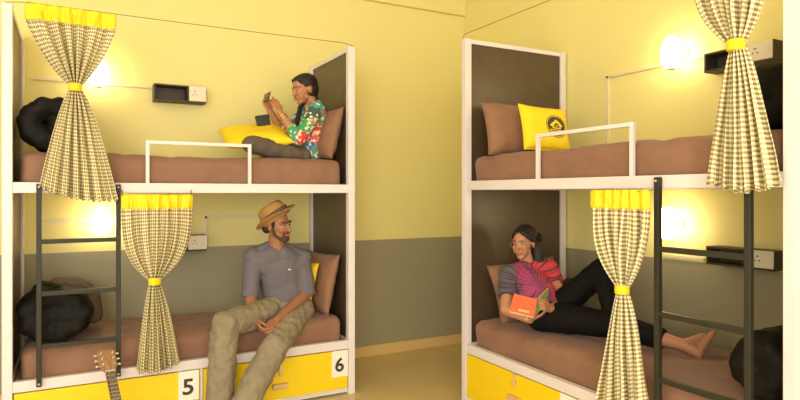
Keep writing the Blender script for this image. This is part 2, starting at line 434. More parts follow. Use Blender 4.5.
# ------------------------------------------------------------------ curtains and wires
def curtain(loc, rz, h0, h1, zt, zh, gx, gz, b0, b1, zb0, zb1, label, seed, slope=0.0, nf=6, ex=2.0):
    R = empty('curtain', loc, rz, label, 'curtain', None)
    y0 = -.060
    nu, nv = 150, 60
    CH = .0205
    def edges(t):    # t 0..1 from header bottom to hem
        tg = (zh-gz)/(zh-(zb0+zb1)/2)
        if t < tg:
            s = t/tg; k = 1-math.pow(s, ex)
            hw0 = (gx-h0); hw1 = (h1-gx); w = .024
            return gx-(w+(hw0-w)*k), gx+(w+(hw1-w)*k), 'a', s
        s = (t-tg)/(1-tg); w = .024; k = s**.72
        return gx-(w+((gx-b0)-w)*k), gx+(w+((b1-gx)-w)*k), 'b', s
    rnd = random.Random(seed)
    phs = [rnd.uniform(-.4, .4) for _ in range(40)]
    def fold(u, t, amp, half):
        q = u*nf+phs[int(u*nf) % 40]*.0
        a = math.sin(2*PI*(u*nf+.25*math.sin(u*7+seed)))
        b = noise.noise(V((u*14, t*2.5, seed)))
        return amp*(a*.8+b*.9+.35*math.sin(2*PI*(u*nf*2.3+seed)))
    W0 = (h1-h0)*1.75
    mb = MB(); mb.uv = []
    vs = []
    for k in range(nv+1):
        t = k/nv; e0, e1, half, s = edges(t)
        for i in range(nu+1):
            u = i/nu; x = e0+(e1-e0)*u
            zb = zb0+(zb1-zb0)*u
            z0 = zh-slope*(u*(h1-h0))
            if half == 'a':
                arch = math.sin(s*PI)*(2*u-1)**2*.035
                z = z0+(gz-z0)*s - arch
                amp = .018+.010*math.sin(s*PI)
            else:
                z = gz+(zb-gz)*s+ ((2*u-1)**2)*.03*s
                amp = .014+.022*s
                if s > .97: z += .006*math.sin(u*90)+noise.noise(V((u*20, 0, seed)))*.012
            fr = fold(u, t, amp, half)
            bul = -.018*math.cos((u-.5)*PI)
            vs.append((x, y0+fr+bul*(1 if half == 'b' else .6), z))
            mb.uv.append((u*W0/CH, (t*(zh-(zb0+zb1)/2))/CH))
    fs = [(k*(nu+1)+i, k*(nu+1)+i+1, (k+1)*(nu+1)+i+1, (k+1)*(nu+1)+i) for k in range(nv) for i in range(nu)]
    mb.add(vs, fs)
    mb.build('drape', M['gingham'], R, smooth=True, solid=.002)
    # header gathered on the wire
    hb = MB(); vs = []; nk = 10
    for k in range(nk+1):
        t = k/nk
        for i in range(nu+1):
            u = i/nu; x = h0+(h1-h0)*u
            z = zt+(zh-.004-zt)*t-slope*(u*(h1-h0))
            amp = .007+.009*t
            fr = amp*(math.sin(2*PI*(u*nf+.25*math.sin(u*7+seed)))*.8+noise.noise(V((u*22, t*1.5, seed)))*1.0)
            vs.append((x, y0-.006+fr-.018*math.cos((u-.5)*PI)*.6, z+(noise.noise(V((u*30, seed, 0)))*.006 if t in (0, 1) else 0)))
    hb.add(vs, [(k*(nu+1)+i, k*(nu+1)+i+1, (k+1)*(nu+1)+i+1, (k+1)*(nu+1)+i) for k in range(nk) for i in range(nu)])
    hb.build('header', M['yfab'], R, smooth=True, solid=.003)
    tb = MB(); prof = [(.90, -.022), (1.0, -.018), (1.03, 0), (1.0, .018), (.90, .022)]
    for r, z in prof: pass
    M4 = Matrix.Translation((gx, y0-.014, gz)) @ Matrix.Diagonal((.036, .034, 1, 1))
    tb.lathe(prof, 28, M4); tb.build('tie_band', M['yfab'], R, smooth=True)
    return R
curtain((LB[0], LB[1], 0), 0, .117, .590, 2.594, 2.504, .372, 2.125, .186, .602, 1.500, 1.425, 'gingham curtain tied back above the drawer 5 ladder, topmost on the left bunk', 3, 0.015, ex=1.15)
curtain((LB[0], LB[1], 0), 0, .618, 1.038, 1.490, 1.402, .807, .946, .708, .962, .368, .395, 'gingham curtain hanging beside the seated man, tied above the tag 5', 8, ex=2.5)
curtain((RB[0], RB[1], 0), -PI/2, 1.875, 2.205, 2.570, 2.475, 2.086, 2.101, 1.962, 2.248, 1.515, 1.500, 'gingham curtain in front of upper wall shelf on the right-hand bunk', 14, 0.0)
curtain((RB[0], RB[1], 0), -PI/2, 1.287, 1.662, 1.515, 1.425, 1.508, 1.025, 1.335, 1.655, .42, .44, 'gingham curtain hanging across the legs of the reclining woman', 21)
def wire(p, q, label, d=.060):
    c = V(((p[0]+q[0])/2, (p[1]+q[1])/2, (p[2]+q[2])/2))
    n = V((q[1]-p[1], -(q[0]-p[0]), 0)).normalized(); n = V((-abs(n.x), -abs(n.y), 0)); q_ = V(q)-V(p)
    pts = [V(p)+q_*t-V((0, 0, .006*math.sin(PI*t)))+n*min(1, t/.05, (1-t)/.05)*d for t in [0, .025, .05]+[k/12 for k in range(1, 12)]+[.95, .975, 1]]
    o = MB().tube(pts, .0022, 6).build('curtain_wire', M['wire'], off=c); o.location = c; tag(o, label, 'wire')
wire(Lp(.02, -.006, 2.596), Lp(BL-.02, -.006, 2.596), 'thin curtain wire strung across top of the back-wall bunk')
wire(Rp(.02, -.006, 2.604), Rp(BR-.02, -.006, 2.604), 'thin curtain wire strung across top of the right-hand bunk')
wire(Lp(.62, -.0665, 1.488), Lp(1.04, -.0665, 1.488), 'short curtain wire above the curtain beside the seated man', 0)
wire(Rp(1.287, -.0665, 1.511), Rp(1.662, -.0665, 1.511), 'short curtain wire above the curtain by the reclining woman', 0)
# hooks that carry the wires
bunks = [o for o in bpy.data.objects if o.name.startswith('bunk_bed')]
for R, xs, z in ((bunks[0], (.625, 1.033), 1.488), (bunks[1], (1.292, 1.657), 1.511)):
    zz = z if z > 2 else 1.515
    for x in xs:
        MB().tube([(x, .004, zz), (x, -.03, zz), (x, -.0665, z)], .003, 6).build('wire_hook', M['wire'], R)

# ------------------------------------------------------------------ wall lamps, shelves, trunking
def lamp(p, rz, label):
    """local: wall at y=0, room side is -y"""
    R = empty('wall_lamp', p, rz, label, 'lamp')
    MB().lathe([(.045, 0), (.045, .012), (.030, .020)], 24, Matrix.Rotation(PI/2, 4, 'X')@Matrix.Identity(4)).build('back_plate', M['socket'], R)
    MB().cap((0, -.015, -.02), .014, (0, -.075, -.035), .016).build('arm', M['socket'], R, smooth=True)
    s = MB().lathe([(.012, -.095), (.042, -.088), (.060, -.055), (.065, -.015), (.060, .03), (.046, .07), (.032, .098), (.012, .108)], 28, Matrix.Translation((0, -.105, 0)))
    s.build('glass_shade', M['bulb'], R, smooth=True)
    MB().lathe([(.018, -.108), (.030, -.104), (.030, -.090), (.018, -.086)], 20, Matrix.Translation((0, -.105, 0))).build('lamp_holder', M['socket'], R)
lamp(at(98, 73, Y=4.88)+V((0, .10, 0)), 0, 'lit warm wall lamp partly behind the topmost curtain of the left bunk')
lamp(at(102, 222, Y=4.88)+V((0, .10, 0)), 0, 'lit warm wall lamp seen between the rails of the left ladder')
lamp(at(672, 53, X=3.305)+V((.10, 0, 0)), -PI/2, 'lit warm wall lamp above the upper right-hand bed')
lamp(at(668, 224, X=3.305)+V((.10, 0, 0)), -PI/2, 'lit warm wall lamp over lower right-hand bed, beside the ladder')

def shelf(p, rz, w, h, d, sockw, label):
    """open dark box with a socket block on its right; local x right, wall at y=0, front at -d"""
    R = empty('wall_shelf', p, rz, label, 'shelf')
    t = .012; b = MB()
    b.box((0, -d, 0), (w, 0, t)); b.box((0, -d, h-t), (w-sockw, 0, h)); b.box((0, -d, t), (t, 0, h-t))
    b.box((w-sockw-t, -d, t), (w-sockw, 0, h-t)); b.box((t, -.008, t), (w-sockw-t, 0, h-t))
    b.build('shelf_box', M['shelf'], R, bev=.001)
    MB().box((w-sockw, -d+.004, t), (w, 0, h)).build('socket_housing', M['shelf'], R)
    pl = MB().box((w-sockw+.001, -d-.006, t), (w-.001, -d+.004, h)).build('socket_plate', M['socket'], R, bev=.003)
    hs = MB(); cx = w-sockw*.66; cz = (h+t)/2
    for dx, dz, r in ((0, .016, .005), (-.012, -.008, .004), (.012, -.008, .004)):
        hs.cap((cx+dx, -d-.0065, cz+dz), r, (cx+dx, -d-.0072, cz+dz), r, seg=10)
    hs.build('socket_holes', M['ink'], pl)
    sw = MB().box((w-sockw*.30, -d-.010, cz-.022), (w-sockw*.12, -d-.006, cz+.022)); sw.build('switch', M['socket'], pl, bev=.002)
    return R
def lshelf(x0, x1, xs, y0, y1, label):
    Yf = YB-.12; a = at(x0, y1, Y=Yf); b = at(x1, y1, Y=Yf); s = at(xs, y1, Y=Yf); tp = at(x0, y0, Y=Yf)
    shelf(V((a.x, YB, a.z)), 0, b.x-a.x, tp.z-a.z, .12, b.x-s.x, label)
lshelf(154, 206, 189, 83, 100, 'dark wall shelf with socket above the upper left bed')
lshelf(152, 207, 188, 237, 253, 'dark wall shelf with socket behind the curtain and the seated man')
def rshelf(x0, x1, xs, y0, y1, label):
    Xf = XR-.12; a = at(x0, y1, X=Xf); b = at(x1, y1, X=Xf); s = at(xs, y1, X=Xf); tp = at(x0, y0, X=Xf)
    shelf(V((XR, a.y, a.z)), -PI/2, a.y-b.y, tp.z-a.z, .12, s.y-b.y, label)
rshelf(704, 773, 747, 54, 73, 'dark wall shelf with socket above the black duvet on upper right bed')
rshelf(706, 774, 750, 246, 264, 'dark wall shelf with socket behind the right-hand ladder')

def trunk(pts, nrm, label):
    nrm = V(nrm); c = (pts[0]+pts[-1])/2; mb = MB()
    for p, q in zip(pts[:-1], pts[1:]):
        d = (q-p).normalized(); s = d.cross(nrm).normalized()*.009; e = d*.008
        a = [p-s-e, p+s-e, q+s+e, q-s+e]; n = nrm*.013
        mb.add([*a, *[k+n for k in a]], [(0,1,2,3),(4,7,6,5),(0,4,5,1),(1,5,6,2),(2,6,7,3),(3,7,4,0)])
    o = mb.build('cable_trunking', M['trunk'], off=c); o.location = c; tag(o, label, 'cable trunking')
yb = YB-.0005; xr = XR-.0005
zt1 = 2.335
trunk([V((-.27, yb, 2.315)), V((at(154, 80, Y=yb).x, yb, 2.315))], (0, -1, 0), 'pale cable trunking running level to the upper left shelf')
a = at(205, 236, Y=yb); b = at(300, 217, Y=yb)
trunk([V((.905, yb, 1.165)), V((.905, yb, 1.305)), V((1.66, yb, 1.305))], (0, -1, 0), 'pale cable trunking behind the hat of the seated man')
trunk([V((-.25, yb, 1.300)), V((.60, yb, 1.300))], (0, -1, 0), 'pale cable trunking beside the lamp behind the left ladder')
trunk([V((xr, 3.12, 1.80)), V((xr, 3.12, 2.345)), V((xr, at(704, 60, X=xr).y, 2.345))], (-1, 0, 0), 'pale cable trunking bent above upper right bed')
trunk([V((xr, 2.63, 1.09)), V((xr, 2.365, 1.09))], (-1, 0, 0), 'short pale cable trunking beside the lower right shelf')

# ------------------------------------------------------------------ pillows and cushions
def cushion_fn(W, H, T, seed, wr=.010):
    def f(u, v, side):
        px = W/2*u*(1-.06*(1-v*v)) ; pz = H/2*v*(1-.06*(1-u*u))
        th = T/2*(max(0, 1-u**4)**.6)*(max(0, 1-v**4)**.6)
        w = noise.noise(V((u*2.5, v*2.5, seed)))*wr+noise.noise(V((u*7, v*7, seed+2)))*wr*.4
        e = (1-u**8)*(1-v**8)
        return V((px, -side*(th+w*e) if side > 0 else -side*(th+w*e), pz))
    return f
def cushion(name, W, H, T, m, M4, label, cat, seed=0, logo=False, wr=.010, group=None, bend=0):
    f0 = cushion_fn(W, H, T, seed, wr); n = 28
    def f(u, v, s):
        p = f0(u, v, s)
        if bend: p.y += bend*((p.x/(W/2))**2)
        return p
    mb = MB(); vs = []
    for s in (1, -1):
        for j in range(n+1):
            for i in range(n+1):
                vs.append(f(-1+2*i/n, -1+2*j/n, s))
    K = (n+1)**2
    fs = []
    for j in range(n):
        for i in range(n):
            q = [j*(n+1)+i, j*(n+1)+i+1, (j+1)*(n+1)+i+1, (j+1)*(n+1)+i]
            fs.append(q); fs.append([K+k for k in reversed(q)])
    mb.add(vs, fs)
    o = mb.build(name, m, smooth=True)
    bm = bmesh.new(); bm.from_mesh(o.data); bmesh.ops.remove_doubles(bm, verts=bm.verts, dist=.0004)
    bmesh.ops.recalc_face_normals(bm, faces=bm.faces); bm.to_mesh(o.data); bm.free()
    for p in o.data.polygons: p.use_smooth = True
    o.matrix_world = M4; tag(o, label, cat, group)
    # piped seam around the edge
    pts = []
    for k in range(4*n+1):
        e = k % (4*n); sd, q = divmod(e, n); a = -1+2*q/n
        u, v = [(a, -1), (1, a), (-a, 1), (-1, -a)][sd]; p = f(u, v, 1); p.y = bend*((p.x/(W/2))**2); pts.append(p)
    MB().tube(pts, .004, 6).build('piping', m, o, smooth=True)
    if logo:
        lm = MB()
        def lp(x, z, lift): # plane coords (metres) to surface
            u = x/(W/2); v = z/(H/2); p = f(u, v, 1); return V((p.x, p.y-lift, p.z))
        def poly(pts, lift, mi):
            # fine grid fill: fan from the centroid with rings
            cx = sum(p[0] for p in pts)/len(pts); cz = sum(p[1] for p in pts)/len(pts); dense = []
            for (x0, z0), (x1, z1) in zip(pts, pts[1:]+pts[:1]):
                for k in range(6): dense.append((x0+(x1-x0)*k/6, z0+(z1-z0)*k/6))
            N = len(dense); vs = [lp(cx, cz, lift)]; R_ = 5
            for r in range(1, R_+1):
                for (x, z) in dense: vs.append(lp(cx+(x-cx)*r/R_, cz+(z-cz)*r/R_, lift))
            fs = [(0, 1+i, 1+(i+1) % N) for i in range(N)]
            for r in range(R_-1):
                for i in range(N):
                    j = (i+1) % N; fs.append((1+r*N+i, 1+(r+1)*N+i, 1+(r+1)*N+j, 1+r*N+j))
            lm.add(vs, fs, mi)
        def circ(r, k=28): return [(LX+r*math.cos(2*PI*i/k), LZ+r*math.sin(2*PI*i/k)) for i in range(k)]
        LX, LZ = .062, .005
        poly(circ(.088), .0012, 0); poly(circ(.082), .0018, 1); poly(circ(.077), .0024, 0)
        # house: roof, walls, open base with bars
        h = lambda pts, l, mi: poly([(LX+x, LZ+z) for x, z in pts], l, mi)
        h([(-.055, .005), (0, .052), (.055, .005), (.045, -.004), (.036, -.001), (.036, -.020), (-.036, -.020), (-.036, -.001), (-.045, -.004)], .0030, 1)
        h([(-.026, .004), (0, .027), (.026, .004), (.026, -.012), (-.026, -.012)], .0036, 0)
        h([(-.016, .004), (.016, .004), (.016, -.002), (-.016, -.002)], .0042, 1)
        h([(-.060, -.028), (.060, -.028), (.055, -.048), (-.055, -.048)], .0030, 1)
        h([(-.050, -.034), (.050, -.034), (.048, -.042), (-.048, -.042)], .0036, 0)
        lm.build('printed_emblem', [M['ink'], M['yfab']], o)
    return o
def frame(loc, xdir, zdir):
    x = V(xdir).normalized(); z = V(zdir); z = (z-x*z.dot(x)).normalized(); y = z.cross(x)
    m = Matrix((x, y, z)).transposed().to_4x4(); m.translation = V(loc); return m
# local front face is -y.  Upper right bed: brown pillows against the far end panel
cushion('pillow', .60, .37, .14, M['pillow'], frame(at(524, 130, Y=3.425), (1, .02, 0), (0, .12, 1)), 'brown pillow upright against dark end panel on upper right bed', 'pillow', 1)
cushion('pillow', .50, .37, .12, M['pillow'], frame(at(515, 130, Y=3.30), (1, -.03, .0), (.02, .24, 1)), 'brown pillow directly behind the yellow emblem cushion, in front of another', 'pillow', 5)
cushion('cushion', .38, .33, .10, M['yfab'], frame(at(545, 129, Y=3.13), (1, -.12, -.06), (-.16, .34, 1)), 'yellow cushion printed with a dark house emblem on upper right bed', 'cushion', 2, logo=True, wr=.004)
# upper left: pillow behind the woman
cushion('pillow', .50, .40, .13, M['pillow'], frame((1.690, 4.42, 1.955), (.10, -1, 0), (.26, .05, 1)), 'brown pillow behind the back of the woman with the phone', 'pillow', 9)
cushion('cushion', .50, .40, .12, M['yfab'], frame(at(256, 136, Y=4.46), (1, -.10, .10), (.10, 1, .42)), 'yellow cushion on the lap of the woman with the phone', 'cushion', 12, wr=.012)
# lower left: brown pillow + yellow cushion behind the man
cushion('pillow', .56, .46, .12, M['pillow'], frame((1.675, 4.50, .800), (.10, -1, 0), (.22, .02, 1)), 'brown pillow leaning on dark end panel behind the seated man', 'pillow', 15)
cushion('cushion', .38, .38, .08, M['yfab'], frame((1.545, 4.50, .775), (.16, -1, 0), (.24, .0, 1)), 'yellow cushion mostly hidden behind shoulder of the seated man', 'cushion', 17)
# lower right: brown pillow behind the woman
cushion('pillow', .62, .42, .15, M['pillow'], frame((2.88, 3.38, .800), (1, .0, .06), (-.03, .34, 1)), 'brown pillow behind the reclining woman in the tie-dye shirt', 'pillow', 19)

# ------------------------------------------------------------------ duvets
def duvet(name, paths, label, lining=None, vox=.012):
    allp = [p for path, r, hw, ax in paths for p in path]
    c = V((sum(p[0] for p in allp)/len(allp), sum(p[1] for p in allp)/len(allp), min(p[2]-0 for p in allp)))
    R = empty(name, c, 0, label, 'duvet')
    def slab(path, r, hw, ax, grow=0):
        mb = MB(); ax = V(ax).normalized()
        for p, q in zip(path[:-1], path[1:]):
            p = V(p); q = V(q)
            for k in range(5):
                o = ax*hw*(-1+2*k/4)*(1 if k not in (0, 4) else .96); rr = (r+grow)*(1 if k not in (0, 4) else .84)
                mb.cap(p+o, rr, q+o, rr, seg=14)
            mb.cap(p-ax*hw, r*.9, p+ax*hw, r*.9, seg=14); mb.cap(q-ax*hw, r*.9, q+ax*hw, r*.9, seg=14)
        return mb
    main = MB()
    for path, r, hw, ax in paths:
        s = slab(path, r, hw, ax); main.add(s.v, s.f)
    main.build('quilted_cover', M['duvet'], R, off=c, remesh=vox, smit=5, disp=(.045, .11))
    if lining:
        path, r, hw, ax = lining; s = slab(path, r, hw, ax)
        s.build('lining_fold', M['lining'], R, off=c, remesh=vox, smit=3, disp=(.012, .12))
    return R
def arcp(cx, cz, rx, rz, a0, a1, n, y): return [(cx+rx*math.cos(math.radians(a0+(a1-a0)*i/n)), y, cz+rz*math.sin(math.radians(a0+(a1-a0)*i/n))) for i in range(n+1)]
# upper left: folded in a C, open to the right
duvet('duvet', [(arcp(-.130, 1.925, .135, .098, 80, 280, 6, 4.42)+[(.0, 4.42, 1.838)], .072, .20, (0, 1, 0)), ([(-.10, 4.42, 2.018), (.0, 4.42, 2.0)], .070, .20, (0, 1, 0)), ([(-.11, 4.42, 1.925), (-.01, 4.42, 1.925)], .050, .185, (0, 1, 0))], 'black duvet folded over at the left end of upper left bed')
# lower left: roll with brown lining
duvet('duvet', [(arcp(-.125, .755, .140, .10, 0, 360, 9, 4.40), .076, .18, (0, 1, 0)), ([(-.20, 4.40, .755), (-.05, 4.40, .755)], .085, .17, (0, 1, 0))], 'black duvet rolled up with brown lining behind the left ladder', lining=([(-.12, 4.52, .875), (.0, 4.54, .86), (.07, 4.54, .80), (.085, 4.52, .70)], .066, .12, (0, 1, 0)))
# right, upper: roll across the bed
def yarc(cy, cz, ry, rz, a0, a1, n, x): return [(x, cy+ry*math.cos(math.radians(a0+(a1-a0)*i/n)), cz+rz*math.sin(math.radians(a0+(a1-a0)*i/n))) for i in range(n+1)]
duvet('duvet', [(yarc(1.530, 1.920, .08, .075, 0, 360, 9, 2.90), .082, .24, (1, 0, 0)), ([(2.90, 1.50, 1.93), (2.90, 1.58, 1.93)], .07, .22, (1, 0, 0))], 'black duvet heaped at the right end of upper right bed')
duvet('duvet', [(yarc(1.525, .755, .075, .075, 0, 360, 9, 2.82), .082, .22, (1, 0, 0)), ([(2.82, 1.50, .76), (2.82, 1.57, .76)], .07, .20, (1, 0, 0))], 'black duvet heaped on lower right bed beyond the ladder')

# ------------------------------------------------------------------ people
def rot_from(fwd, up=(0, 0, 1)):
    f = V(fwd).normalized(); u = V(up); u = (u-f*u.dot(f)).normalized(); x = u.cross(-f).normalized()
    x = (-f).cross(u)*1.0
    return Matrix((x, -f, u)).transposed()      # local x: the person's left, -y: forward, z: up

def head_prims(mb, c, R, s, fem=False):
    """cranium, face, jaw, nose, lips, ears as one skin mass"""
    P = lambda *p: V(c)+R@(V(p)*s)
    E_ = lambda p, r: mb.ell(P(*p), [q*s for q in r], R)
    K = lambda p, r, q, t: mb.cap(P(*p), r*s, P(*q), t*s, seg=12)
    E_((0, .018, .036), (.074, .092, .082))
    E_((0, -.022, -.005), (.064, .068, .082))
    E_((0, -.030, -.052), (.053 if fem else .057, .052, .052))
    E_((0, -.062, -.092), (.024, .022, .019))
    K((-.048, -.01, -.055), .014, (-.012, -.066, -.094), .013); K((.048, -.01, -.055), .014, (.012, -.066, -.094), .013)
    E_((-.034, -.062, -.024), (.024, .020, .026)); E_((.034, -.062, -.024), (.024, .020, .026))
    g = .82 if fem else 1
    bz = -.058 if fem else -.066
    K((-.050, bz, .028), .011, (-.012, bz-.017, .026), .011); K((.050, bz, .028), .011, (.012, bz-.017, .026), .011)
    K((0, -.083, .020), .008*g, (0, -.108*(.965 if fem else 1), -.022), .011*g); E_((0, -.104*(.965 if fem else 1), -.030), (.017*g, .013*g, .009))
    if fem:
        E_((0, -.040, .045), (.050, .045, .045)); E_((-.034, -.052, -.045), (.024, .024, .028)); E_((.034, -.052, -.045), (.024, .024, .028))
    E_((0, -.083, -.058), (.024, .012, .013))
    for sx in (-1, 1):
        E_((sx*.074, .014, -.008), (.009, .019, .030)); E_((sx*.078, .020, .006), (.006, .020, .018))

def face_parts(parent, off, c, R, s, brow=.0045, glasses=False, lipm='lips'):
    P = lambda *p: V(c)+R@(V(p)*s)
    for sx in (-1, 1):
        e = MB().ell(P(sx*.030, -.0745, .008), (.0125*s, .0095*s, .0060*s), R, 14, 10)
        eo = e.build('eye', M['eye'], parent, off, smooth=True)
        MB().ell(P(sx*.030, -.0815, .0065), (.0060*s, .0035*s, .0052*s), R, 12, 8).build('iris', M['iris'], eo, off, smooth=True)
        b = MB(); b.cap(P(sx*.014, -.0925+.004*(brow < .004), .029), brow*s, P(sx*.034, -.089+.004*(brow < .004), .035), brow*s, seg=8); b.cap(P(sx*.034, -.089+.004*(brow < .004), .035), brow*s, P(sx*.052, -.074+.004*(brow < .004), .028), brow*.6*s, seg=8)
        b.build('eyebrow', M['hair'], parent, off, smooth=True)
        l = MB().cap(P(sx*.016, -.0835, .0120), .0022*s, P(sx*.044, -.076, .0120), .0022*s, seg=8); l.build('eyelid_line', M['hair'], parent, off)
    m = MB(); m.cap(P(-.021, -.0885, -.056), .0035*s, P(0, -.0975, -.0535), .0052*s, seg=10); m.cap(P(0, -.0975, -.0535), .0052*s, P(.021, -.0885, -.056), .0035*s, seg=10)
    m.cap(P(-.017, -.089, -.062), .004*s, P(0, -.096, -.0645), .0064*s, seg=10); m.cap(P(0, -.096, -.0645), .0064*s, P(.017, -.089, -.062), .004*s, seg=10)
    m.build('lips', M[lipm], parent, off, smooth=True)
    if glasses:
        g = MB()
        for sx in (-1, 1):
            pts = [P(sx*.032+.024*math.cos(2*PI*k/20), -.103+.004*abs(math.cos(2*PI*k/20)), .004+.021*math.sin(2*PI*k/20)) for k in range(21)]
            g.tube(pts, .0016*s, 6); g.tube([P(sx*.056, -.100, .008), P(sx*.078, 0, .008)], .0014*s, 6)
        g.tube([P(-.010, -.104, .008), P(.010, -.104, .008)], .0016*s, 6)
        g.build('spectacles', M['glass'], parent, off)

def hand_prims(mb, wrist, f, n, s, k=1.0, curl=(30, 35, 25), thumb=35, spread=.0):
    """f: finger direction, n: the way the palm faces, s: side of the thumb"""
    f = V(f).normalized(); n = V(n); n = (n-f*n.dot(f)).normalized(); sd = f.cross(n)
    if sd.dot(V(s)) < 0: sd = -sd
    w = V(wrist)
    knk = []
    for i, (o, L) in enumerate(((.030, .086), (.010, .090), (-.011, .086), (-.030, .078))):
        b = w+sd*o*.55*k+f*.012*k; q = w+sd*o*k+f*L*k
        mb.cap(b, .0145*k, q, .0110*k, seg=10); knk.append(q)
    mb.ell(w+f*.045*k, (.0, .0, .0), nu=4, nv=3) if False else None
    def turn(v, a): return v*math.cos(a)+n*math.sin(a) if False else v
    for i, (q, L) in enumerate(zip(knk, (.070, .078, .073, .058))):
        a = 0; p = q; r = .0090*k
        for j, fr in enumerate((.45, .31, .24)):
            a += math.radians(curl[j]+(i-1)*3); d = f*math.cos(a)+n*math.sin(a)+sd*(1.5-i)*spread
            e = p+d.normalized()*L*fr*k; mb.cap(p, r, e, r*.92, seg=10); p = e; r *= .93
    t0 = w+sd*.020*k+f*.018*k; ta = math.radians(thumb)
    d1 = (f*.72+sd*.62+n*.30*math.sin(ta)*1.5).normalized(); t1 = t0+d1*.042*k
    d2 = (f*.85+sd*.20+n*.5*math.sin(ta)*1.5).normalized(); t2 = t1+d2*.030*k
    d3 = (f*.95-sd*.05+n*.5*math.sin(ta)*1.5).normalized(); t3 = t2+d3*.024*k
    mb.cap(t0, .0140*k, t1, .0110*k, seg=10); mb.cap(t1, .0105*k, t2, .0095*k, seg=10); mb.cap(t2, .0095*k, t3, .0080*k, seg=10)

def foot_prims(mb, ankle, heel, toe, up, k=1.0):
    heel = V(heel); toe = V(toe); ankle = V(ankle); d = (toe-heel).normalized(); u = V(up); u = (u-d*u.dot(d)).normalized(); sd = d.cross(u)
    L = (toe-heel).length
    mb.cap(ankle, .036*k, heel+d*.02, .034*k); mb.cap(ankle+u*.0, .034*k, heel+d*L*.55+u*.028*k, .026*k)
    for o in (-.022, 0, .022): mb.cap(heel+d*.03+sd*o*.5, .026*k, heel+d*L*.74+sd*o*1.15*k, .018*k)
    for i, (o, l, r) in enumerate(((-.034, .96, .0125), (-.014, .95, .009), (.002, .92, .0085), (.017, .885, .008), (.031, .84, .0078))):
        mb.cap(heel+d*L*.70+sd*o*.9*k, r*1.25*k, heel+d*L*l+sd*o*k-u*.004, r*k, seg=10)

def person(loc, label, group=None): return empty('person', loc, 0, label, 'person')

